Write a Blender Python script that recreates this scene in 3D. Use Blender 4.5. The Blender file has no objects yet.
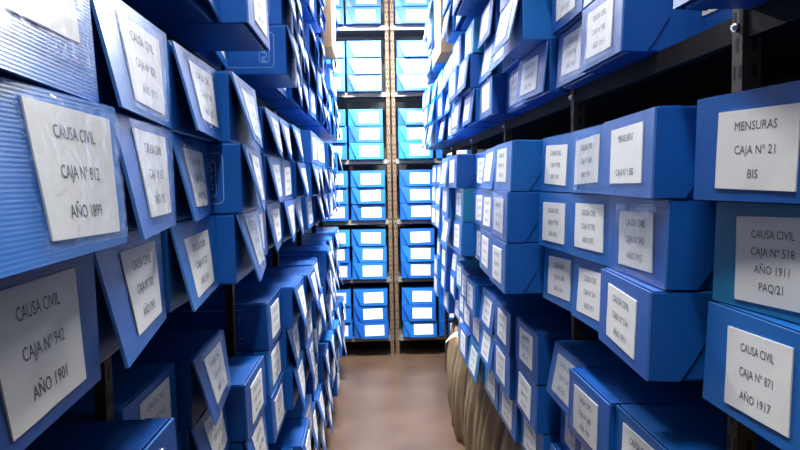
import bpy, bmesh, math, random
from mathutils import Vector, Matrix, noise

SC = bpy.context.scene
COL = SC.collection
W, D, H = 0.265, 0.33, 0.128          # one archive box lying flat: width, depth, height
SKIP = set("""
B.0.0.0 B.0.0.1 B.0.0.2 B.0.4.0 B.1.0.0 B.1.0.1 B.1.0.2 B.1.4.2 B.2.0.0 B.2.0.1 B.2.0.2 B.2.4.0 B.2.4.1 B.2.4.2 B.3.0.0 B.3.0.1 B.3.0.2 B.3.4.0
B.3.4.1 B.4.0.0 B.4.0.1 B.4.0.2 B.4.4.0 B.4.4.1 B.4.4.2 B.5.0.1 B.5.0.2 B.5.4.1 B.5.4.2 L.0.0.0 L.0.0.1 L.0.0.2 L.0.1.0 L.0.1.1 L.0.1.2 L.0.11.2
L.0.12.1 L.0.13.0 L.0.13.1 L.0.13.2 L.0.14.1 L.0.2.0 L.0.2.1 L.0.2.2 L.0.3.0 L.0.3.1 L.0.3.2 L.0.4.0 L.0.4.1 L.0.4.2 L.0.5.0 L.0.5.1 L.0.5.2 L.0.6.1
L.0.6.2 L.0.7.1 L.0.7.2 L.1.0.0 L.1.0.1 L.1.0.2 L.1.1.1 L.1.1.2 L.1.11.1 L.1.11.2 L.1.12.1 L.1.12.2 L.1.13.1 L.1.14.2 L.1.15.1 L.1.2.2 L.1.3.2 L.1.9.1
L.2.12.0 L.2.12.1 L.2.12.2 L.2.13.0 L.2.13.1 L.2.14.0 L.2.14.1 L.2.14.2 L.2.15.2 L.3.11.0 L.3.12.0 L.3.15.0 L.3.15.1 L.3.15.2 L.3.2.0 L.3.2.1 L.3.3.0
L.3.3.1 L.3.4.0 L.3.4.1 L.3.5.0 L.3.6.0 L.3.6.1 L.4.0.0 L.4.0.1 L.4.0.2 L.4.1.0 L.4.1.1 L.4.1.2 L.4.10.0 L.4.11.0 L.4.11.1 L.4.14.0 L.4.14.1 L.4.15.0
L.4.15.1 L.4.15.2 L.4.2.0 L.4.2.1 L.4.2.2 L.4.3.0 L.4.3.1 L.4.3.2 L.4.4.0 L.4.4.1 L.4.4.2 L.4.5.0 L.4.5.1 L.4.5.2 L.4.6.0 L.4.6.1 L.4.6.2 L.4.7.0
L.4.7.1 L.4.7.2 L.4.8.0 L.4.8.1 L.4.9.0 L.4.9.1 R.0.0.0 R.0.0.1 R.0.0.2 R.0.1.1 R.0.1.2 R.0.10.1 R.0.10.2 R.0.13.0 R.0.13.1 R.0.13.2 R.0.2.2 R.1.10.0
R.1.10.1 R.1.10.2 R.1.11.0 R.1.11.1 R.1.11.2 R.1.13.1 R.1.14.0 R.1.14.2 R.1.9.0 R.1.9.1 R.1.9.2 R.2.0.0 R.2.0.1 R.2.1.0 R.2.1.1 R.2.14.1 R.2.2.0
R.2.3.0 R.2.5.0 R.2.9.1 R.3.0.0 R.3.0.1 R.3.0.2 R.3.1.0 R.3.1.1 R.3.1.2 R.3.13.0 R.3.13.1 R.3.14.1 R.3.2.0 R.3.2.1 R.3.2.2 R.3.3.0 R.3.3.1 R.3.3.2
R.3.4.0 R.3.4.1 R.3.4.2 R.3.5.0 R.3.5.1 R.3.5.2 R.3.6.0 R.3.6.1 R.3.6.2 R.3.7.0 R.3.7.1 R.3.8.0 R.3.8.1 R.3.9.0
""".split())

# ------------------------------------------------------------------ materials
def new_mat(name):
    m = bpy.data.materials.new(name)
    m.use_nodes = True
    return m, m.node_tree, m.node_tree.nodes['Principled BSDF']

def plastic(name, rgb, rough=0.36, ribs=True):
    m, nt, b = new_mat(name)
    N, L = nt.nodes, nt.links
    tc = N.new('ShaderNodeTexCoord')
    nz = N.new('ShaderNodeTexNoise'); nz.inputs['Scale'].default_value = 9; nz.inputs['Detail'].default_value = 4
    L.new(tc.outputs['Object'], nz.inputs['Vector'])
    mx = N.new('ShaderNodeMix'); mx.data_type = 'RGBA'
    mx.inputs[6].default_value = (*[c * 0.86 for c in rgb], 1)
    mx.inputs[7].default_value = (*[min(1, c * 1.14) for c in rgb], 1)
    L.new(nz.outputs['Fac'], mx.inputs[0])
    L.new(mx.outputs[2], b.inputs['Base Color'])
    rr = N.new('ShaderNodeMapRange'); rr.inputs[3].default_value = rough - .06; rr.inputs[4].default_value = rough + .1
    b.inputs['Specular IOR Level'].default_value = 0.30
    L.new(nz.outputs['Fac'], rr.inputs[0]); L.new(rr.outputs[0], b.inputs['Roughness'])
    if ribs:
        wv = N.new('ShaderNodeTexWave'); wv.bands_direction = 'Z'
        wv.inputs['Scale'].default_value = 95; wv.inputs['Distortion'].default_value = 0.4
        L.new(tc.outputs['Object'], wv.inputs['Vector'])
        n2 = N.new('ShaderNodeTexNoise'); n2.inputs['Scale'].default_value = 5
        L.new(tc.outputs['Object'], n2.inputs['Vector'])
        b1 = N.new('ShaderNodeBump'); b1.inputs['Strength'].default_value = 0.10; b1.inputs['Distance'].default_value = 0.001
        L.new(wv.outputs['Fac'], b1.inputs['Height'])
        b2 = N.new('ShaderNodeBump'); b2.inputs['Strength'].default_value = 0.35; b2.inputs['Distance'].default_value = 0.012
        L.new(n2.outputs['Fac'], b2.inputs['Height']); L.new(b1.outputs['Normal'], b2.inputs['Normal'])
        L.new(b2.outputs['Normal'], b.inputs['Normal'])
    return m

def plain(name, rgb, rough=0.6, metal=0.0, var=0.15, scale=12, bump=0.0, spec=0.5):
    m, nt, b = new_mat(name)
    N, L = nt.nodes, nt.links
    tc = N.new('ShaderNodeTexCoord')
    nz = N.new('ShaderNodeTexNoise'); nz.inputs['Scale'].default_value = scale; nz.inputs['Detail'].default_value = 5
    L.new(tc.outputs['Object'], nz.inputs['Vector'])
    mx = N.new('ShaderNodeMix'); mx.data_type = 'RGBA'
    mx.inputs[6].default_value = (*[c * (1 - var) for c in rgb], 1)
    mx.inputs[7].default_value = (*[min(1, c * (1 + var)) for c in rgb], 1)
    L.new(nz.outputs['Fac'], mx.inputs[0]); L.new(mx.outputs[2], b.inputs['Base Color'])
    b.inputs['Roughness'].default_value = rough
    b.inputs['Metallic'].default_value = metal
    b.inputs['Specular IOR Level'].default_value = spec
    if bump:
        bp = N.new('ShaderNodeBump'); bp.inputs['Strength'].default_value = bump; bp.inputs['Distance'].default_value = 0.01
        L.new(nz.outputs['Fac'], bp.inputs['Height']); L.new(bp.outputs['Normal'], b.inputs['Normal'])
    return m

BLUE = [plastic('royal_blue_plastic', (0.006, 0.086, 0.36)),
        plastic('deep_blue_plastic', (0.005, 0.062, 0.27)),
        plastic('light_blue_plastic', (0.009, 0.118, 0.41)),
        plastic('teal_blue_plastic', (0.013, 0.17, 0.34))]
EDGE = plain('cut_edge_plastic', (0.05, 0.17, 0.46), 0.4)
PRINT = plain('pale_printed_line', (0.22, 0.40, 0.72), 0.45)
PAPER = plain('label_paper', (0.78, 0.76, 0.72), 0.55, var=0.05, scale=20, bump=0.08)
INK = plain('label_ink', (0.075, 0.075, 0.08), 0.6)
KRAFT = plain('kraft_paper', (0.22, 0.150, 0.076), 0.8, var=0.25, scale=7, bump=0.3)
CARD = plain('cardboard', (0.29, 0.155, 0.055), 0.85, var=0.12, scale=10)
CREAM = plain('loose_paper', (0.38, 0.31, 0.20), 0.7, var=0.08)
POSTM = plain('slotted_steel_brown', (0.080, 0.056, 0.038), 0.65, spec=0.2, var=0.3, scale=30)
POSTT = plain('slotted_steel_tan', (0.145, 0.088, 0.048), 0.6, metal=0.15, var=0.3, scale=30)
HOLE = plain('slot_opening', (0.012, 0.010, 0.009), 0.9)
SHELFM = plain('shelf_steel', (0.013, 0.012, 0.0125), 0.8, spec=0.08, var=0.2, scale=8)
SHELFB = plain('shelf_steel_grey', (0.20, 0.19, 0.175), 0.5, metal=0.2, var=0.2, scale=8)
BOLTM = plain('zinc_bolt', (0.6, 0.58, 0.54), 0.3, metal=0.9)
WALLM = plain('wall_plaster', (0.30, 0.29, 0.28), 0.85, var=0.08, scale=3, bump=0.1)
CEILM = plain('ceiling_plaster', (0.55, 0.54, 0.52), 0.9, var=0.05, scale=3)
LAMPM = plain('lamp_housing', (0.75, 0.75, 0.74), 0.4, var=0.03)

def make_floor_mat():
    m, nt, b = new_mat('floor_tiles')
    N, L = nt.nodes, nt.links
    tc = N.new('ShaderNodeTexCoord')
    n1 = N.new('ShaderNodeTexNoise'); n1.inputs['Scale'].default_value = 3.5; n1.inputs['Detail'].default_value = 6
    n2 = N.new('ShaderNodeTexNoise'); n2.inputs['Scale'].default_value = 60; n2.inputs['Detail'].default_value = 3
    L.new(tc.outputs['Object'], n1.inputs['Vector']); L.new(tc.outputs['Object'], n2.inputs['Vector'])
    r = N.new('ShaderNodeValToRGB')
    r.color_ramp.elements[0].position = 0.3; r.color_ramp.elements[0].color = (0.082, 0.046, 0.028, 1)
    r.color_ramp.elements[1].position = 0.72; r.color_ramp.elements[1].color = (0.135, 0.082, 0.052, 1)
    L.new(n1.outputs['Fac'], r.inputs['Fac'])
    mx = N.new('ShaderNodeMix'); mx.data_type = 'RGBA'; mx.blend_type = 'MULTIPLY'; mx.inputs[0].default_value = 0.25
    L.new(r.outputs['Color'], mx.inputs[6]); L.new(n2.outputs['Fac'], mx.inputs[7])
    L.new(mx.outputs[2], b.inputs['Base Color'])
    b.inputs['Roughness'].default_value = 0.36
    return m
FLOORM = make_floor_mat()

def make_tube_mat():
    m, nt, b = new_mat('lit_tube')
    b.inputs['Base Color'].default_value = (1, 1, 1, 1)
    b.inputs['Emission Color'].default_value = (0.95, 0.98, 1.0, 1)
    b.inputs['Emission Strength'].default_value = 6
    return m
TUBEM = make_tube_mat()

def make_film_mat():
    m, nt, b = new_mat('clear_film')
    N, L = nt.nodes, nt.links
    tr = N.new('ShaderNodeBsdfTransparent'); tr.inputs[0].default_value = (0.97, 0.97, 0.97, 1)
    gl = N.new('ShaderNodeBsdfGlossy'); gl.inputs['Roughness'].default_value = 0.16
    gl.inputs['Color'].default_value = (0.9, 0.93, 0.97, 1)
    fr = N.new('ShaderNodeFresnel'); fr.inputs['IOR'].default_value = 1.5
    tc = N.new('ShaderNodeTexCoord')
    nz = N.new('ShaderNodeTexNoise'); nz.inputs['Scale'].default_value = 22; nz.inputs['Detail'].default_value = 3; nz.inputs['Distortion'].default_value = 1.2
    L.new(tc.outputs['Object'], nz.inputs['Vector'])
    bp = N.new('ShaderNodeBump'); bp.inputs['Strength'].default_value = 0.5; bp.inputs['Distance'].default_value = 0.006
    L.new(nz.outputs['Fac'], bp.inputs['Height'])
    L.new(bp.outputs['Normal'], gl.inputs['Normal']); L.new(bp.outputs['Normal'], fr.inputs['Normal'])
    ms = N.new('ShaderNodeMixShader')
    mn = N.new('ShaderNodeMath'); mn.operation = 'MULTIPLY'; mn.inputs[1].default_value = 0.6
    mc = N.new('ShaderNodeMath'); mc.operation = 'MINIMUM'; mc.inputs[1].default_value = 0.25
    L.new(fr.outputs[0], mn.inputs[0]); L.new(mn.outputs[0], mc.inputs[0])
    L.new(mc.outputs[0], ms.inputs[0]); L.new(tr.outputs[0], ms.inputs[1]); L.new(gl.outputs[0], ms.inputs[2])
    L.new(ms.outputs[0], N['Material Output'].inputs['Surface'])
    return m
FILM = make_film_mat()

# ------------------------------------------------------------------ mesh helpers
class MB:
    """Collects shapes and builds ONE mesh, with one material slot per material used."""
    def __init__(self):
        self.bm = bmesh.new(); self.mats = []
    def mi(self, m):
        if m not in self.mats: self.mats.append(m)
        return self.mats.index(m)
    def poly(self, pts, mat):
        f = self.bm.faces.new([self.bm.verts.new(p) for p in pts]); f.material_index = self.mi(mat); return f
    def box(self, x0, x1, y0, y1, z0, z1, mat, bevel=0.0, mx=None):
        vs = [self.bm.verts.new((x, y, z)) for z in (z0, z1) for (x, y) in ((x0, y0), (x1, y0), (x1, y1), (x0, y1))]
        fs = [(3, 2, 1, 0), (4, 5, 6, 7), (0, 1, 5, 4), (1, 2, 6, 5), (2, 3, 7, 6), (3, 0, 4, 7)]
        faces = [self.bm.faces.new([vs[i] for i in f]) for f in fs]
        k = self.mi(mat)
        for f in faces: f.material_index = k
        if mx is not None:
            for v in vs: v.co = mx @ v.co
        if bevel:
            es = list({e for f in faces for e in f.edges})
            bmesh.ops.bevel(self.bm, geom=es, offset=bevel, segments=2, profile=0.6, affect='EDGES')
    def prism(self, pts, off, mat, edge=None):
        """Plate: polygon pts (list of Vector) thickened by the vector off."""
        off = Vector(off)
        a = [self.bm.verts.new(p) for p in pts]; b = [self.bm.verts.new(Vector(p) + off) for p in pts]
        k = self.mi(mat); ke = self.mi(edge or mat)
        f = self.bm.faces.new(a); f.material_index = k
        f = self.bm.faces.new(b[::-1]); f.material_index = k
        n = len(pts)
        for i in range(n):
            f = self.bm.faces.new([a[i], b[i], b[(i + 1) % n], a[(i + 1) % n]]); f.material_index = ke
    def tube(self, p0, p1, r, mat, n=10):
        p0, p1 = Vector(p0), Vector(p1); d = (p1 - p0).normalized()
        u = d.orthogonal().normalized(); v = d.cross(u)
        ra = [self.bm.verts.new(p0 + r * (math.cos(2 * math.pi * i / n) * u + math.sin(2 * math.pi * i / n) * v)) for i in range(n)]
        rb = [self.bm.verts.new(q.co + (p1 - p0)) for q in ra]
        k = self.mi(mat)
        for i in range(n):
            f = self.bm.faces.new([ra[i], ra[(i + 1) % n], rb[(i + 1) % n], rb[i]]); f.material_index = k; f.smooth = True
        for ring in (ra[::-1], rb):
            f = self.bm.faces.new(ring); f.material_index = k
    def add_flat(self, vf, mat, fn):
        vs, fs = vf; k = self.mi(mat)
        nv = [self.bm.verts.new(fn(x, y)) for x, y in vs]
        for f in fs:
            try:
                g = self.bm.faces.new([nv[i] for i in f]); g.material_index = k
            except ValueError:
                pass
    def mesh(self, name):
        bmesh.ops.recalc_face_normals(self.bm, faces=self.bm.faces[:])
        me = bpy.data.meshes.new(name); self.bm.to_mesh(me); self.bm.free()
        for m in self.mats: me.materials.append(m)
        return me

def link(name, data, parent=None, loc=(0, 0, 0), rot=(0, 0, 0)):
    o = bpy.data.objects.new(name, data); COL.objects.link(o)
    o.parent = parent; o.location = loc; o.rotation_euler = rot
    return o
def tag(o, label, cat, group=None):
    o['label'] = label; o['category'] = cat
    if group: o['group'] = group
def thing(name, label, cat, loc=(0, 0, 0), rotz=0, group=None):
    o = link(name, None, None, loc, (0, 0, rotz)); o.empty_display_size = 0.05
    tag(o, label, cat, group); return o
def struct(name, mb):
    o = link(name, mb.mesh(name)); o['kind'] = 'structure'; return o

def text_flat(body, height, maxw):
    """Flat outline text, centred on x = 0: (2-D vertices, faces)."""
    cu = bpy.data.curves.new('t', 'FONT'); cu.body = body; cu.size = 1.0; cu.resolution_u = 2; cu.offset = 0.0; cu.align_x = 'CENTER'
    ob = bpy.data.objects.new('t', cu); COL.objects.link(ob)
    dg = bpy.context.evaluated_depsgraph_get(); dg.update()
    me = bpy.data.meshes.new_from_object(ob.evaluated_get(dg))
    xs = [v.co.x for v in me.vertices]
    w = (max(xs) - min(xs)) or 1
    cx = (max(xs) + min(xs)) / 2
    s = height / 0.70
    sx = min(s, maxw / w)
    r = ([((v.co.x - cx) * sx, v.co.y * s) for v in me.vertices], [tuple(p.vertices) for p in me.polygons])
    bpy.data.objects.remove(ob); bpy.data.curves.remove(cu); bpy.data.meshes.remove(me)
    return r

# ------------------------------------------------------------------ the setting
mb = MB(); mb.box(-1.2, 1.6, -2.2, 6.3, -0.1, 0.0, FLOORM); struct('floor', mb)
mb = MB(); mb.box(-1.2, 1.6, -2.2, 6.3, 3.05, 3.15, CEILM); struct('ceiling', mb)
mb = MB(); mb.box(-0.92, -0.82, -2.2, 6.3, 0, 3.05, WALLM); struct('wall_left', mb)
mb = MB(); mb.box(0.98, 1.08, -2.2, 6.3, 0, 3.05, WALLM); struct('wall_right', mb)
mb = MB(); mb.box(-0.82, 0.98, 6.0, 6.1, 0, 3.05, WALLM); struct('wall_back', mb)
mb = MB(); mb.box(-0.82, 0.98, -2.1, -2.0, 0, 3.05, WALLM); struct('wall_front', mb)

# ------------------------------------------------------------------ camera
EYE = 1.37
F_PX = 700.0
cam = bpy.data.cameras.new('camera'); cam.sensor_width = 36; cam.lens = F_PX / 800 * 36
cam.clip_start = 0.02
camo = bpy.data.objects.new('camera', cam); COL.objects.link(camo)
RC = (Matrix.Rotation(math.radians(-2.05), 3, 'Z') @ Matrix.Rotation(math.radians(90 - 3.6), 3, 'X')
      @ Matrix.Rotation(math.radians(-1.0), 3, 'Z'))
camo.matrix_world = Matrix.Translation((0, 0, EYE)) @ RC.to_4x4()
SC.camera = camo
def slope(u, v):
    """x over y of the sight line through a pixel of the photograph."""
    d = RC @ Vector(((u - 400) / F_PX, -(v - 225) / F_PX, -1)); return d.x / d.y

# ------------------------------------------------------------------ archive box parts (meshes shared by all boxes)
def outline(x0, x1, z0, z1, r=0.012, n=5):
    pts = []
    for cx, cz, a in ((x1 - r, z1 - r, 0), (x0 + r, z1 - r, 90), (x0 + r, z0 + r, 180), (x1 - r, z0 + r, 270)):
        for i in range(n):
            t = math.radians(a + 90 * i / (n - 1)); pts.append((cx + r * math.cos(t), cz + r * math.sin(t)))
    return pts
LOGO = None
body_cache, flap_cache, label_cache = {}, {}, {}
def body_mesh(mat, logo):
    key = (mat, logo)
    if key in body_cache: return body_cache[key]
    m = MB()
    m.box(-W / 2, W / 2, 0.003, D, 0, H - 0.0015, BLUE[mat], bevel=0.0035)
    # turned-over lid edge along the front of the top, and the two side seams
    m.box(-W / 2 + .001, W / 2 - .001, 0.003, 0.035, H - 0.003, H - 0.0005, BLUE[mat], bevel=0.0008)
    if logo:
        global LOGO
        if LOGO is None: LOGO = text_flat('PLANA', 0.014, 0.062)
        for s in (-1, 1):
            fn = lambda y, z, s=s: (s * (W / 2 + 0.0006), y, z)
            def ring(po, pi):
                n = len(po)
                for i in range(n):
                    j = (i + 1) % n
                    m.poly([fn(*po[i]), fn(*po[j]), fn(*pi[j]), fn(*pi[i])], PRINT)
            ring(outline(0.034, D - 0.03, 0.018, H - 0.018), outline(0.0353, D - 0.0313, 0.0193, H - 0.0193, 0.0107))
            for cy in (0.060,):
                ring(outline(cy - .013, cy + .013, .03, H - .03, .008), outline(cy - .0117, cy + .0117, .0313, H - .0313, .007))
                m.add_flat(LOGO, PRINT, lambda x, y, s=s, cy=cy: (s * (W / 2 + 0.0006), cy - s * (y - 0.007), H / 2 + x))
    body_cache[key] = m.mesh('body'); return body_cache[key]

TWIST = 0.20
LZC = -(H - 0.004) / 2
def warp(x, z, tw):
    """A hanging flap is bent: its left lower corner stands out further than its right one."""
    return -tw * max(0.0, -z) * (0.5 - x / W)
def flap_mesh(kind, mat):
    """Front flap hanging from its hinge (z = 0, y = 0) down -z. kind: open, shut (with tuck wings), cut (one slanted edge)."""
    key = (kind, mat)
    if key in flap_cache: return flap_cache[key]
    m = MB(); h = H - 0.004; t = 0.0035; b = BLUE[mat]
    if kind == 'cut':
        pts = [(-W / 2 + .003, 0, 0), (W / 2 - .002, 0, 0), (W / 2 - .004, 0, -h), (-W / 2 + 0.058, 0, -h)]
        m.prism([Vector(p) for p in pts], (0, -t, 0), b, EDGE)
    else:
        nx, nz, tw = 8, 6, (TWIST if kind == 'open' else 0)
        def P(i, j, y):
            x = -W / 2 - .001 + (W + .002) * i / nx; z = .001 - (h + .001) * j / nz
            return (x, y + warp(x, z, tw), z)
        fr = [[m.bm.verts.new(P(i, j, -t)) for i in range(nx + 1)] for j in range(nz + 1)]
        bk = [[m.bm.verts.new(P(i, j, 0)) for i in range(nx + 1)] for j in range(nz + 1)]
        k, ke = m.mi(b), m.mi(EDGE)
        for j in range(nz):
            for i in range(nx):
                for g in (fr, bk):
                    f = m.bm.faces.new([g[j][i], g[j][i + 1], g[j + 1][i + 1], g[j + 1][i]]); f.material_index = k; f.smooth = True
        rim = lambda g: g[0] + [r[-1] for r in g[1:]] + g[-1][-2::-1] + [r[0] for r in g[-2:0:-1]]
        ra, rb = ([m.bm.verts.new(v.co) for v in rim(g)] for g in (fr, bk))
        for i in range(len(ra)):
            q = (i + 1) % len(ra)
            f = m.bm.faces.new([ra[i], ra[q], rb[q], rb[i]]); f.material_index = ke
    if kind == 'shut':
        for s in (-1, 1):
            x = s * (W / 2 + 0.0015)
            pts = [Vector((x, 0.0, 0)), Vector((x, .052, 0)), Vector((x, .078, -h * .5)), Vector((x, .058, -h * .80)), Vector((x, .042, -h + .001)), Vector((x, 0.0, -h + .001))]
            m.prism(pts, (s * 0.0022, 0, 0), b, BLUE[1])
    flap_cache[key] = m.mesh('flap'); return flap_cache[key]

def label_mesh(lines, w, h, fill=0.62, th=0.011, tw=0.0):
    key = (lines, round(w, 4), round(h, 4), fill, th, tw)
    if key in label_cache: return label_cache[key]
    m = MB()
    # paper, very slightly wavy
    nx, nz = 8, 5
    k = m.mi(PAPER)
    rnd = random.Random(str(lines))
    ph = rnd.uniform(0, 9)
    def yy(x, z): return -0.0016 - 0.0003 * math.sin(x * 70 + ph) * math.sin(z * 80 + ph * 2) + warp(x, z + LZC, tw)
    g = [[m.bm.verts.new((-w / 2 + w * i / nx, yy(-w / 2 + w * i / nx, -h / 2 + h * j / nz), -h / 2 + h * j / nz)) for i in range(nx + 1)] for j in range(nz + 1)]
    for j in range(nz):
        for i in range(nx):
            f = m.bm.faces.new([g[j][i], g[j][i + 1], g[j + 1][i + 1], g[j + 1][i]]); f.material_index = k; f.smooth = True
    rim = g[0] + [r[-1] for r in g[1:]] + g[-1][-2::-1] + [r[0] for r in g[-2:0:-1]]
    bk = [m.bm.verts.new((v.co.x, warp(v.co.x, v.co.z + LZC, tw), v.co.z)) for v in rim]
    rim = [m.bm.verts.new(v.co) for v in rim]
    for i in range(len(rim)):
        j = (i + 1) % len(rim)
        f = m.bm.faces.new([rim[j], rim[i], bk[i], bk[j]]); f.material_index = k
    n = len(lines)
    for i, s in enumerate(lines):
        if not s: continue
        tx = text_flat(s, th, w * fill)
        zc = h / 2 - h * (0.20 + 0.60 * i / max(1, n - 1)) - th / 2
        m.add_flat(tx, INK, lambda x, y, zc=zc: (x, yy(x, zc + y) - 0.00025, zc + y))
    me = m.mesh('label'); label_cache[key] = me; return me

def sleeve_mesh(seed, w, h, tw=0.0):
    """Crinkled clear film over a label."""
    m = MB(); nx, nz = 26, 18; k = m.mi(FILM)
    def yy(x, z):
        p = Vector((x * 22 + seed * 7.3, z * 30, seed))
        r = abs(noise.noise(p)); ridge = max(0, 0.12 - r) / 0.12
        p2 = Vector((x * 9 + seed, z * 26 - x * 14, seed * 2.1))
        r2 = max(0, 0.06 - abs(noise.noise(p2))) / 0.06
        e = min(1, min(w / 2 - abs(x), h / 2 - abs(z)) / 0.01)
        return -0.0032 - max(0, e) * (0.0022 * ridge + 0.003 * r2) + warp(x, z + LZC, tw)
    g = [[m.bm.verts.new((-w / 2 + w * i / nx, yy(-w / 2 + w * i / nx, -h / 2 + h * j / nz), -h / 2 + h * j / nz)) for i in range(nx + 1)] for j in range(nz + 1)]
    for j in range(nz):
        for i in range(nx):
            f = m.bm.faces.new([g[j][i], g[j][i + 1], g[j + 1][i + 1], g[j + 1][i]]); f.material_index = k; f.smooth = True
    me = m.mesh('plastic_sleeve'); return me
SLEEVES = {q: [sleeve_mesh(s + 1, 0.185, 0.112, TWIST if q else 0.0) for s in range(5)] for q in (False, True)}

GEN = [('CAUSA CIVIL', 'CAJA Nº %d' % n, 'AÑO %d' % y) for n, y in
       ((514, 1911), (527, 1911), (633, 1913), (688, 1914), (702, 1915), (745, 1915), (790, 1916), (826, 1917), (860, 1917), (905, 1918))]

REST = []      # boxes beyond the three hundred, hidden behind the others but for a few pixels
BOXES = []     # every archive box: (root, key, look), labels are written once all stand
def add_box(key, near, far, z, tilt=3.0, mat=0, kind='shut', logo=False, lines=None, lw=0.155, lh=0.088,
            ldx=0.0, ldz=0.0, lrot=0.0, fill=0.62, th=0.011, sleeve=None, text=None, look=None, sx=1.0):
    """near, far: ground points of the front's near (or left) and far (or right) lower corners."""
    side = key[0]
    a, b = (near, far) if side in 'LB' else (far, near)
    ang = math.atan2(b[1] - a[1], b[0] - a[0])
    if key in SKIP:
        REST.append((kind, mat, tilt, ldx, ldz, lw, lh, Matrix.Translation(((near[0] + far[0]) / 2, (near[1] + far[1]) / 2, z)) @ Matrix.Rotation(ang, 4, 'Z') @ Matrix.Diagonal((sx, 1, 1, 1))))
        return None
    root = link('archive_box', None, None, ((near[0] + far[0]) / 2, (near[1] + far[1]) / 2, z), (0, 0, ang))
    root.scale.x = sx
    root.empty_display_size = 0.05
    link('body', body_mesh(mat, logo), root)
    fl = link('flap', flap_mesh(kind, mat), root, (0, 0.0, H - 0.003), (-math.radians(tilt), 0, 0))
    lines = lines or GEN[random.randrange(len(GEN))]
    lz = -(H - 0.004) / 2 + ldz
    tq = TWIST if kind == 'open' else 0.0
    ly = -0.0035 + tq * ldx / W * -lz + tq * ldz * 0.5      # the bend of the flap where this label sits
    lx_ = tq * ldx / W
    link('label', label_mesh(lines, lw, lh, fill, th, tq), fl, (ldx, ly, lz), (lx_, lrot, 0))
    if sleeve is not None:
        link('plastic_sleeve', SLEEVES[kind == 'open'][sleeve % 5], fl, (ldx, ly, lz), (lx_, lrot, 0))
    BOXES.append((root, key, dict(tilt=tilt, mat=mat, kind=kind, logo=logo, text=text, look=look, side=side)))
    return root

# ------------------------------------------------------------------ shelving racks
def post_mesh(z1, mat, sx):
    """Slotted steel angle: face turned to the aisle (normal -y) and a return leg."""
    m = MB(); w = 0.026
    m.box(-w / 2, w / 2, 0, 0.002, 0, z1, mat)
    x0 = -w / 2 if sx < 0 else w / 2 - 0.002
    m.box(x0, x0 + 0.002, 0.002, w, 0, z1, mat)
    xs = x0 - 0.0004 if sx < 0 else x0 + 0.0024
    z = 0.03; k = 0
    while z < z1 - 0.03:
        for c in ((-.007, .007) if k % 2 else (0,)):
            m.poly([(c - .0035, -.0004, z - .009), (c + .0035, -.0004, z - .009), (c + .0035, -.0004, z + .009), (c - .0035, -.0004, z + .009)], HOLE)
        m.poly([(xs, .013, z - .009), (xs, .020, z - .009), (xs, .020, z + .009), (xs, .013, z + .009)], HOLE)
        z += 0.036; k += 1
    return m.mesh('post')
def bolt_mesh():
    m = MB(); m.tube((0, -0.005, 0), (0, -0.0006, 0), 0.0065, BOLTM, 6); m.tube((0, -0.008, 0), (0, -0.005, 0), 0.0035, BOLTM, 8)
    return m.mesh('bolt')
BOLT = bolt_mesh()
def rack(label, origin, rotz, posts, levels, depth, z1, shelf_mat, post_mat, ends):
    """Local x runs along the rack, y goes into it. posts: x of each front post; ends: x span of each shelf bay."""
    r = thing('shelving_rack', label, 'shelving rack', origin, rotz)
    pm = {s: post_mesh(z1, post_mat, s) for s in (-1, 1)}
    for x, s in posts:
        p = link('post', pm[s], r, (x, 0, 0))
        for z in levels:
            link('bolt', BOLT, p, (0.0, 0, z - 0.018))
        link('post', pm[s], r, (x, depth + .006, 0), (0, 0, math.pi))
    for (x0, x1) in ends:
        m = MB(); L = x1 - x0
        m.box(0, L, 0.004, depth, -0.002, 0, shelf_mat)
        m.box(0, L, 0.004, 0.006, -0.034, -0.002, shelf_mat); m.box(0, L, depth - .002, depth, -0.034, -0.002, shelf_mat)
        m.box(0, L, 0.006, 0.018, -0.034, -0.032, shelf_mat)
        me = m.mesh('shelf')
        for z in levels: link('shelf', me, r, (x0, 0, z - 0.0005))
    return r

LZ = [0.17, 0.668, 1.188, 1.653, 2.11]        # shelf heights of the left rack
RZ = [0.59, 1.083, 1.583, 2.035]               # right rack
BZ = [0.15, 0.615, 1.07, 1.54, 2.055, 2.56]  # rack across the far end
LP = [0.975 + 0.865 * k for k in range(5)]
RP = [0.925, 1.70, 2.59, 3.46, 4.33]
lx = [0.03] + LP + [5.03]
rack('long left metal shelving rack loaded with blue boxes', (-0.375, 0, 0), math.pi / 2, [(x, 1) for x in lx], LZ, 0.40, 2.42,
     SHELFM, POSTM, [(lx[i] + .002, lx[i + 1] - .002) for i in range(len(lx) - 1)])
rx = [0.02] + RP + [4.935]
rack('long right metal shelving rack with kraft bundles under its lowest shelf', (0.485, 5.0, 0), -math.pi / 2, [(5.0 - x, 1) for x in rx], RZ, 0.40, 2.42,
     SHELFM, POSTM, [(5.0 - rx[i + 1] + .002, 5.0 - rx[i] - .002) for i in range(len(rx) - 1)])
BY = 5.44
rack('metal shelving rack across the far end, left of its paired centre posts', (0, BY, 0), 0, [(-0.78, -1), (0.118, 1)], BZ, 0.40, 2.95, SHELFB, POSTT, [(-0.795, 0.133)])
rack('metal shelving rack across the far end, right of its paired centre posts', (0, BY, 0), 0, [(0.160, -1), (0.93, 1)], BZ, 0.40, 2.95, SHELFB, POSTT, [(0.145, 0.945)])

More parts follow.
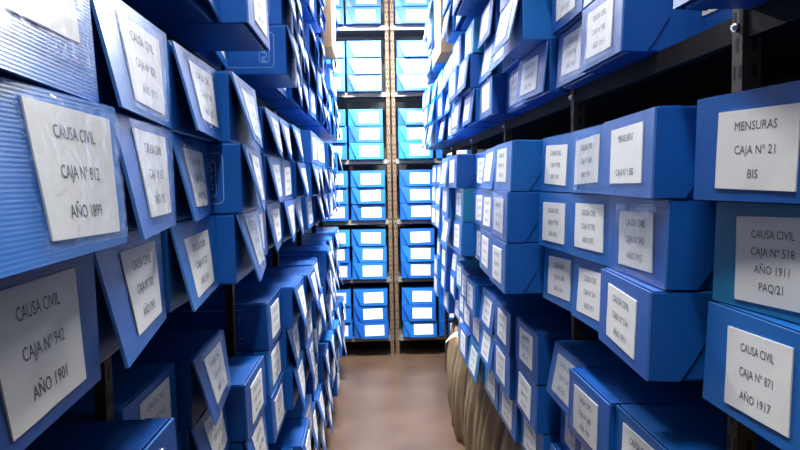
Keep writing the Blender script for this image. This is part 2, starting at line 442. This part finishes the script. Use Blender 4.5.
# ------------------------------------------------------------------ boxes on the side racks
random.seed(11)
LSLOT = [0.408, 0.688] + [p + 0.02 + 0.274 * i for p in LP[:4] for i in range(3)] + [LP[4] + .025, LP[4] + .305]
RREST = [2.615, 2.895, 3.175, 3.485, 3.765, 4.045, 4.355, 4.64]
def rslots(lv):
    """(start, box width) of each stack along one shelf of the right rack; the short first bay holds narrower boxes."""
    bay1 = [(.950, W), (1.225, .213), (1.448, .213)] if lv == 1 else [(.947, .238), (1.194, .238), (1.441, .238)]
    bay2 = [(1.724, W), (2.01, W), (2.297, W)] if lv == 1 else [(1.738, W), (2.018, W), (2.30, W)]
    return [(.635, W)] + bay1 + bay2 + [(y, W) for y in RREST]

def solve(near, u_far, v, W=W, lim=4.0):
    """Far front corner on the sight line of u_far, one box width from the near one."""
    k = slope(u_far, v)
    A = 1 + k * k; B = -2 * (near[0] * k + near[1]); C = near[0] ** 2 + near[1] ** 2 - W * W
    q = B * B - 4 * A * C
    y = (-B + math.sqrt(q)) / (2 * A) if q > 0 else -B / (2 * A)
    far = Vector((k * y, y)); d = far - Vector(near); d = d.normalized() * W
    lim = math.radians(lim)
    a = max(-lim, min(lim, math.atan2(d.x, d.y)))
    return (near[0] + W * math.sin(a), near[1] + W * math.cos(a))

# measured in the photograph: (side, shelf, slot, row) -> (u_near, u_far, v)   rows count from the top
MEAS = {
 ('L', 2, 1, 0): (88, 165, 80), ('L', 2, 1, 1): (111, 170, 175), ('L', 2, 1, 2): (92, 160, 300),
 ('L', 2, 2, 0): (172, 215, 80), ('L', 2, 2, 1): (171, 206, 170), ('L', 2, 2, 2): (170, 214, 260),
 ('L', 2, 3, 0): (231, 254, 110), ('L', 2, 3, 1): (243, 259, 180), ('L', 2, 3, 2): (237, 258, 250),
 ('R', 1, 1, 0): (654, 606, 150), ('R', 1, 1, 1): (667, 612, 245), ('R', 1, 1, 2): (649, 613, 335),
 ('R', 1, 2, 0): (607, 575, 160), ('R', 1, 2, 1): (611, 572, 235), ('R', 1, 2, 2): (611, 577, 300),
 ('R', 1, 3, 0): (574, 545, 165), ('R', 1, 3, 1): (571, 541, 225), ('R', 1, 3, 2): (577, 542, 280),
 ('R', 1, 4, 0): (512, 497, 160), ('R', 1, 4, 1): (507, 493, 210), ('R', 1, 4, 2): (505, 492, 265),
 ('R', 1, 5, 0): (497, 487, 165), ('R', 1, 5, 1): (494, 484, 205), ('R', 1, 5, 2): (491, 482, 250),
 ('R', 2, 4, 2): (547, 521, 90),
}
XNEAR = {   # front of a stack's near corner (x), where it stands out of or behind the line
 ('L', 1, 1): -0.285, ('L', 1, 2): -0.377, ('L', 1, 3): -0.336, ('L', 1, 4): -0.30, ('L', 1, 5): -0.29, ('L', 3, 5): -0.225, ('L', 3, 3): -0.228, ('L', 3, 4): -0.37,
 ('R', 1, 6): 0.385, ('R', 1, 7): 0.325, ('R', 1, 8): 0.325, ('R', 1, 9): 0.355, ('R', 1, 10): 0.38,
 ('R', 0, 0): 0.43, ('R', 0, 1): 0.415, ('R', 0, 2): 0.415, ('R', 0, 3): 0.44, ('R', 0, 4): 0.415, ('R', 0, 5): 0.40,
 ('R', 0, 6): 0.40, ('R', 0, 7): 0.385, ('R', 0, 8): 0.395, ('R', 0, 9): 0.41,
 ('R', 2, 1): 0.555, ('R', 2, 3): 0.446, ('R', 2, 2): 0.443, ('R', 2, 5): 0.43, ('R', 2, 6): 0.41, ('R', 2, 7): 0.37, ('R', 2, 8): 0.36,
}
LOOKS = {   # the boxes one can read or tell apart
 ('L', 2, 0, 0): dict(tilt=3, lines=('CAUSA CIVIL', 'CAJA Nº 798', ''), lh=.072, ldz=.02, ldx=.02, fill=.5, sleeve=0, mat=2, look='cut off by the left edge, white sheet under wrinkled film'),
 ('L', 2, 0, 1): dict(tilt=3, lines=('CAUSA CIVIL', 'CAJA Nº 812', 'AÑO 1899'), sleeve=1, mat=2, lw=.150, lh=.100, ldx=.038, fill=.50, th=.0105, text='CAUSA CIVIL CAJA 812'),
 ('L', 2, 0, 2): dict(tilt=1, lines=('CAUSA CIVIL', 'CAJA Nº 942', 'AÑO 1901'), mat=1, lw=.145, lh=.098, ldx=.016, fill=.50, th=.0105, text='CAUSA CIVIL AÑO 1901'),
 ('L', 2, 1, 0): dict(tilt=1.5, sleeve=2, mat=2, lh=.095, ldx=.01), ('L', 2, 1, 1): dict(tilt=0.5, sleeve=3, lh=.095),
 ('L', 2, 1, 2): dict(tilt=2, mat=0, lh=.092, ldx=.015),
 ('L', 2, 2, 0): dict(tilt=3, sleeve=4), ('L', 2, 2, 1): dict(tilt=2), ('L', 2, 2, 2): dict(tilt=2),
 ('L', 2, 3, 0): dict(tilt=6, sleeve=1, mat=0), ('L', 2, 3, 1): dict(tilt=4, logo=True, mat=0), ('L', 2, 3, 2): dict(tilt=6, sleeve=2, mat=0),
 ('L', 2, 5, 0): dict(tilt=6, logo=True), ('L', 3, 5, 2): dict(tilt=3, logo=True, mat=0), ('L', 3, 5, 1): dict(tilt=4, logo=True, mat=0),
 ('L', 1, 3, 0): dict(tilt=6, sleeve=0, mat=1), ('L', 1, 1, 0): dict(tilt=3, shut=True, mat=1), ('L', 1, 5, 0): dict(tilt=2, shut=True, mat=1),
 ('R', 1, 0, 0): dict(tilt=2, lines=('MENSURAS', 'CAJA Nº 21', 'BIS'), lh=.090, lw=.130, fill=.52, th=.0098, mat=0, text='MENSURAS CAJA 21 BIS', lrot=.02, ldx=-.024),
 ('R', 1, 0, 1): dict(tilt=2, lines=('CAUSA CIVIL', 'CAJA Nº 518', 'AÑO 1911', 'PAQ/21'), lh=.100, lw=.130, fill=.56, th=.0095, mat=3, logo=False, text='CAUSA CIVIL PAQ/21', lrot=-.03, ldx=-.022),
 ('R', 1, 0, 2): dict(tilt=3, lines=('CAUSA CIVIL', 'CAJA Nº 871', 'AÑO 1917'), lh=.092, lw=.130, fill=.52, th=.0098, mat=2, text='CAUSA CIVIL CAJA 871', lrot=-.03, ldx=-.012),
 ('R', 1, 1, 0): dict(tilt=2, lines=('MENSURAS', '', 'CAJA Nº 1 BIS'), lh=.088, lw=.165, mat=0, text='MENSURAS CAJA 1 BIS'),
 ('R', 1, 1, 1): dict(tilt=2, mat=0), ('R', 1, 1, 2): dict(tilt=2, mat=0),
 ('R', 1, 2, 0): dict(tilt=3, mat=2, sleeve=2), ('R', 1, 2, 1): dict(tilt=2, mat=2), ('R', 1, 2, 2): dict(tilt=4, mat=2),
 ('R', 1, 3, 0): dict(tilt=3, mat=2), ('R', 1, 3, 1): dict(tilt=2, mat=2), ('R', 1, 3, 2): dict(tilt=3, mat=2),
 ('R', 2, 2, 2): dict(tilt=3, mat=1, sleeve=3), ('R', 2, 3, 2): dict(tilt=4, mat=1, sleeve=4), ('R', 2, 4, 2): dict(tilt=6, mat=1),
 ('R', 2, 1, 2): dict(tilt=2, mat=1, ldz=.016, ldx=.02, lh=.075), ('R', 2, 4, 1): dict(tilt=13, kind='flat', mat=2), ('R', 2, 5, 1): dict(tilt=15, kind='flat', mat=2, sleeve=0),
 ('R', 0, 2, 0): dict(tilt=2, sleeve=3, mat=0),
}
ROWS = {('L', 1, 4): 2, ('L', 1, 9): 2, ('L', 0, 8): 2}      # stacks of fewer than three
EMPTY = {('R', 3, 10), ('R', 3, 11), ('L', 3, 0), ('L', 3, 1), ('L', 4, 12), ('L', 4, 13)}          # where no archive boxes stand

for side, Z in (('L', LZ), ('R', RZ)):
    sg = -1 if side == 'L' else 1
    for lv, z in enumerate(Z):
        for si, (y0, bw) in enumerate([(y, W) for y in LSLOT] if side == 'L' else rslots(lv)):
            if (side, lv, si) in EMPTY: continue
            n = ROWS.get((side, lv, si), 3)
            base = 0.262 if side == 'L' else (max(.372, 0.425 - 0.011 * si) if lv != 1 else 0.41 - 0.008 * si)
            if side == 'R' and lv < 2 and si >= 10: base = (.44, .395)[lv]
            xs = XNEAR.get((side, lv, si), sg * (base + random.uniform(-.024, .024)))
            for row in range(3):
                rr = random.Random('%s%d-%d-%d' % (side, lv, si, row))
                if row < 3 - n: continue
                k4 = (side, lv, si, row)
                yn = y0 + rr.uniform(-.001, .003)
                if k4 in MEAS:
                    un, uf, v = MEAS[k4]
                    near = (slope(un, v) * yn + (.004 if side == 'R' else 0), yn); far = solve(near, uf, v, bw)
                elif (side, lv, si) == ('L', 2, 0):
                    # nearest left stack: only its far end is in the picture
                    uf, v, ya = ((85, 40, 1), (112, 150, 1.5), (92, 320, 0.5))[row]
                    yf = 0.657; a = math.radians(ya)
                    far = (slope(uf, v) * yf, yf); near = (far[0] - W * math.sin(a), yf - W * math.cos(a))
                elif (side, lv, si) == ('R', 1, 0):
                    uf, v, ya = ((700, 150, -9), (719, 250, -6), (711, 340, 0))[row]
                    yf = 0.872; a = math.radians(ya)
                    far = (slope(uf, v) * yf, yf); near = (far[0] - W * math.sin(a), yf - W * math.cos(a))
                else:
                    x = xs + rr.uniform(-.016, .016); a = math.radians(rr.uniform(-.5, .5))
                    near = (x, yn); far = (x + bw * math.sin(a), yn + bw * math.cos(a))
                opt = dict(mat=rr.choice((0, 0, 0, 1, 2, 2, 0, 1, 2, 3) if side == 'R' else (0, 0, 0, 0, 1, 2, 2)))
                if side == 'L':
                    o = rr.random() < .72
                    opt.update(kind='open' if o else 'shut', tilt=rr.uniform(0.5, 6) if o else rr.uniform(1.2, 3.5), logo=rr.random() < .35)
                    if k4 in LOOKS: opt['kind'] = 'open'
                else:
                    o = rr.random() < (.55 if lv >= 2 else .12)
                    opt.update(kind='flat' if o else 'shut', tilt=rr.uniform(6, 12) if o else rr.uniform(1.2, 3.5))
                opt.update(lrot=rr.uniform(-.03, .03), ldx=rr.uniform(-.012, .012), ldz=rr.uniform(-.004, .005))
                if y0 < 2.5 and rr.random() < .25: opt['sleeve'] = rr.randrange(5)
                opt['lines'] = rr.choice(GEN)
                opt.update(LOOKS.get(k4, {}))
                if side == 'R' and opt['tilt'] < 5: opt['kind'] = 'shut'
                if bw < W: opt['sx'] = bw / W; opt['lw'] = opt.get('lw', .155) * .95 * W / bw; opt['ldx'] = opt.get('ldx', 0) * .5
                if opt.pop('shut', False): opt['kind'] = 'shut'
                add_box('%s.%d.%d.%d' % k4, near, far, z + (2 - row) * H, **opt)

# ------------------------------------------------------------------ boxes on the rack across the far end
for lv, z in enumerate(BZ):
    for ci, xc in enumerate((-0.618, -0.335, -0.052, 0.325, 0.615)):
        n = 2 if lv == 5 else 3
        for row in range(3 - n, 3):
            rr = random.Random('B%d-%d-%d' % (lv, ci, row))
            x = xc + rr.uniform(-.005, .005) + (2.5 - lv) * 0.003
            a = math.radians(rr.uniform(-.9, .9))
            y = BY - 0.03 + rr.uniform(-.02, .01)
            c, s = math.cos(a) * W / 2, math.sin(a) * W / 2
            add_box('B.%d.%d.%d' % (lv, ci, row), (x - c, y - s), (x + c, y + s), z + (2 - row) * H, tilt=rr.uniform(5, 8), kind='cut',
                    mat=rr.choice((0, 0, 2, 2, 3)), lines=rr.choice(GEN), ldx=0.022 + rr.uniform(-.008, .008), lw=0.15, lh=0.082,
                    lrot=rr.uniform(-.03, .03))

# ------------------------------------------------------------------ the remaining, all but hidden boxes: one mass
def add_mass():
    bm = bmesh.new(); mats = []
    def put(me, mx):
        idx = []
        for q in me.materials:
            if q not in mats: mats.append(q)
            idx.append(mats.index(q))
        n0 = len(bm.verts); f0 = len(bm.faces)
        bm.from_mesh(me)
        bm.verts.ensure_lookup_table(); bm.faces.ensure_lookup_table()
        bmesh.ops.transform(bm, matrix=mx, verts=bm.verts[n0:])
        for f in bm.faces[f0:]: f.material_index = idx[f.material_index]
    for kind, mat, tilt, ldx, ldz, lw, lh, mx in REST:
        v = mx.translation
        d = RC.transposed() @ (v - Vector((0, 0, EYE)))
        if d.z > -0.2 or abs(d.x / d.z) * F_PX > 470 or abs(d.y / d.z) * F_PX > 300: continue
        put(body_mesh(mat, False), mx)
        fx = mx @ Matrix.Translation((0, 0, H - .003)) @ Matrix.Rotation(-math.radians(tilt), 4, 'X')
        put(flap_mesh(kind, mat), fx)
        tq = TWIST if kind == 'open' else 0.0; lz = LZC + ldz
        put(label_mesh(('',), round(lw, 2), round(lh, 2), .6, .011, tq),
            fx @ Matrix.Translation((ldx, -0.0035 + tq * ldx / W * -lz + tq * ldz * .5, lz)) @ Matrix.Rotation(tq * ldx / W, 4, 'X'))
    if not len(bm.verts): return
    me = bpy.data.meshes.new('archive_box_mass'); bm.to_mesh(me); bm.free()
    for q in mats: me.materials.append(q)
    o = link('archive_box_mass', me); o['kind'] = 'stuff'
    tag(o, 'mass of further blue archive boxes showing only slivers behind the nearer ones', 'archive boxes')
add_mass()

# ------------------------------------------------------------------ labels: which box is which
ORD = 'first second third fourth fifth sixth seventh eighth ninth tenth eleventh twelfth thirteenth fourteenth fifteenth sixteenth'.split()
SHELF = {'L': ['floor-level', 'knee-high', 'eye-level', 'overhead', 'topmost'],
         'R': ['lowest', 'eye-level', 'overhead', 'topmost'],
         'B': ['lowest', 'second-lowest', 'third-lowest', 'third-highest', 'second-highest', 'highest']}
RACK = {'L': 'left', 'R': 'right', 'B': 'far-end'}
ROWN = ['top', 'middle', 'bottom']
stacks = {}
for root, key, lk in BOXES:
    s, lv, si, row = key.split('.'); stacks.setdefault((s, lv), set()).add(int(si))
rows_of = {}
for root, key, lk in BOXES:
    s, lv, si, row = key.split('.'); rows_of.setdefault((s, lv, si), set()).add(int(row))
for root, key, lk in BOXES:
    s, lv, si, row = key.split('.')
    si_l = sorted(stacks[(s, lv)]); i = si_l.index(int(si))
    shelf = SHELF[s][int(lv)]
    rw = ROWN[int(row)]
    if int(row) and int(row) == min(rows_of[(s, lv, si)]): rw = 'upper' if int(row) == 1 else 'only visible box'
    tone = ('blue', 'dark blue', 'light blue', 'teal-blue')[lk['mat']]
    if lk['text']:
        lab = '%s archive box labelled %s, %s box on %s %s shelf' % (tone, lk['text'], rw, RACK[s], shelf)
    elif s == 'B':
        col = {0: 'leftmost', len(si_l) - 1: 'rightmost'}.get(i, ORD[i] + '-from-left')
        if int(si) == 2: col = 'just-left-of-posts'
        if int(si) == 3: col = 'just-right-of-posts'
        lab = '%s slanted-flap box, %s in %s stack, %s shelf of far-end rack' % (tone, rw, col, shelf)
    else:
        flap = 'hanging-open flap' if lk['kind'] in ('open', 'flat') else 'shut flap'
        where = ORD[i] + ' stack from camera' if i else 'stack nearest camera'
        lab = '%s box, %s, %s of %s, %s %s shelf' % (tone, flap, rw, where, RACK[s], shelf)
    tag(root, lab, 'archive box', 'archive boxes on the %s rack' % RACK[s])

# ------------------------------------------------------------------ cardboard boxes among them
def cardboard_box(x0, x1, y0, y1, z, h, label):
    r = thing('cardboard_box', label, 'cardboard box', ((x0 + x1) / 2, (y0 + y1) / 2, z))
    a, b = (x1 - x0) / 2, (y1 - y0) / 2
    m = MB(); t = .004
    m.box(-a, a, -b, b, 0, t, CARD)
    for q in ((-a, -a + t, -b, b), (a - t, a, -b, b), (-a + t, a - t, -b, -b + t), (-a + t, a - t, b - t, b)):
        m.box(*q, t, h, CARD)
    link('body', m.mesh('body'), r)
    for s in (-1, 1):
        m = MB(); m.box(0, a - .002, -b, b, 0, t, CARD)
        link('lid_flap', m.mesh('lid_flap'), r, (s * a, 0, h), (0, 0, 0 if s < 0 else math.pi))
    m = MB(); m.box(-a - .0008, a + .0008, -.025, .025, h * .45, h + .0050, CREAM); m.box(-.03, .03, -b - .0008, b + .0008, h * .62, h * .8, HOLE)
    link('packing_tape', m.mesh('packing_tape'), r)
cardboard_box(0.36, 0.72, 3.68, 4.02, 2.0355, 0.36, 'tan cardboard box high on the right rack among blue boxes')
cardboard_box(-0.56, -0.215, 3.90, 4.30, 2.1105, 0.30, 'tan cardboard box high on the left rack near its far end')

# ------------------------------------------------------------------ kraft paper bundles on the floor under the right rack
def bundle(y0, y1, x, h, seed, label):
    rnd = random.Random(seed)
    r = thing('kraft_paper_bundle', label, 'paper bundle', (x, (y0 + y1) / 2, 0.001), 0, 'kraft paper bundles under the right rack')
    m = MB(); k = m.mi(KRAFT)
    hw = (y1 - y0) / 2; dp = 0.27
    loop = []
    n = 30
    for i in range(n + 1):
        t = -1 + 2 * i / n; loop.append((0.0, t * hw, 1))
    loop += [(dp, hw, 0), (dp, hw * .3, 0), (dp, -hw * .3, 0), (dp, -hw, 0)]
    nz = 9; rings = []
    for j in range(nz + 1):
        f = j / nz; ring = []
        for (px, py, fr) in loop:
            e = 0
            if fr:
                edge = 1 - (abs(py) / hw) ** 6
                e = -0.013 * math.sin(py * 62 + seed * 3 + 1.2 * math.sin(f * 3 + seed)) * edge - 0.02 * math.sin(math.pi * f) * edge + 0.022 * (1 - edge)
                e += 0.010 * noise.noise(Vector((py * 20, f * 4, seed)))
            lean = 0.03 * f * f
            ring.append(m.bm.verts.new((px + e + lean * (1 - px / dp), py, f * h + (0.012 * math.sin(py * 60 + seed) * f if fr else 0))))
        rings.append(ring)
    L = len(loop)
    for j in range(nz):
        for i in range(L):
            f = m.bm.faces.new([rings[j][i], rings[j][(i + 1) % L], rings[j + 1][(i + 1) % L], rings[j + 1][i]]); f.material_index = k; f.smooth = True
    for ring in (rings[0][::-1], rings[-1]):
        f = m.bm.faces.new(ring); f.material_index = k
    link('wrapping', m.mesh('wrapping'), r)
    for q in range(1 if seed in (1, 5) else 0):
        m = MB(); kk = m.mi(CREAM)
        w0 = rnd.uniform(.08, .11); yy = rnd.uniform(-.04, .04) * 1.0 - (.05 if q else 0)
        g = []
        for j in range(7):
            a = j / 6
            px = 0.06 - 0.115 * a; pz = h + .004 + 0.03 * math.sin(a * 2.6) - 0.035 * a * a
            g.append([m.bm.verts.new((px + .01 * b, yy + (b - .5) * w0 * (1 - .75 * a), pz + .012 * b)) for b in (0, .33, .66, 1)])
        for j in range(6):
            for b in range(3):
                f = m.bm.faces.new([g[j][b], g[j][b + 1], g[j + 1][b + 1], g[j + 1][b]]); f.material_index = kk; f.smooth = True
        link('loose_sheet', m.mesh('loose_sheet'), r)
BL = ['nearest kraft paper bundle on the floor under the right rack', 'second nearest kraft paper bundle standing on the floor under the right rack',
      'third kraft paper bundle from the camera on the floor under the right rack', 'fourth kraft paper bundle from the camera on the floor under the right rack',
      'second farthest kraft paper bundle on the floor under the right rack', 'farthest kraft paper bundle on the floor under the right rack']
for i, (y0, y1, x, h) in enumerate(((1.75, 2.14, .43, .50), (2.17, 2.54, .44, .505), (2.64, 3.02, .43, .51), (3.05, 3.41, .435, .50), (3.51, 3.88, .42, .51), (3.92, 4.27, .44, .505))):
    bundle(y0, y1, x, h, i + 1, BL[i])

# ------------------------------------------------------------------ ceiling lamps and light
def ceiling_lamp(x, y, power, label, along):
    r = thing('ceiling_lamp', label, 'ceiling lamp', (x, y, 3.05), 0 if not along else math.pi / 2)
    m = MB(); m.box(-.62, .62, -.08, .08, -.05, -.001, LAMPM, bevel=.004); link('housing', m.mesh('housing'), r)
    for s in (-1, 1):
        m = MB(); m.tube((-.59, s * .04, -.072), (.59, s * .04, -.072), .013, TUBEM); link('tube', m.mesh('tube'), r)
        m = MB()
        for e in (-1, 1): m.box(e * .60 - .012, e * .60 + .012, s * .04 - .014, s * .04 + .014, -.088, -.049, LAMPM)
        link('tube_holder', m.mesh('tube_holder'), r)
    li = bpy.data.lights.new('lamp_light', 'AREA'); li.shape = 'RECTANGLE'; li.size = 1.15; li.size_y = .12; li.energy = power
    li.color = (0.96, 0.98, 1.0)
    lo = bpy.data.objects.new('lamp_light', li); COL.objects.link(lo); lo.location = (x, y, 2.955); lo.rotation_euler = (0, 0, 0 if not along else math.pi / 2)
ceiling_lamp(0.1, 4.05, 450, 'twin-tube fluorescent ceiling lamp above the far end of the aisle', False)
ceiling_lamp(0.1, 2.1, 38, 'twin-tube fluorescent ceiling lamp above the middle of the aisle', True)
ceiling_lamp(0.05, 0.35, 41, 'twin-tube fluorescent ceiling lamp above the near end of the aisle', True)

w = bpy.data.worlds.new('world'); SC.world = w; w.use_nodes = True
w.node_tree.nodes['Background'].inputs[0].default_value = (0.05, 0.055, 0.06, 1)

SC.view_settings.view_transform = 'Standard'; SC.view_settings.look = 'None'
SC.view_settings.gamma = 1.0; SC.view_settings.use_curve_mapping = False
SC.view_settings.exposure = 0.0
SC.cycles.use_denoising = True
SC.cycles.max_bounces = 8; SC.cycles.transparent_max_bounces = 8
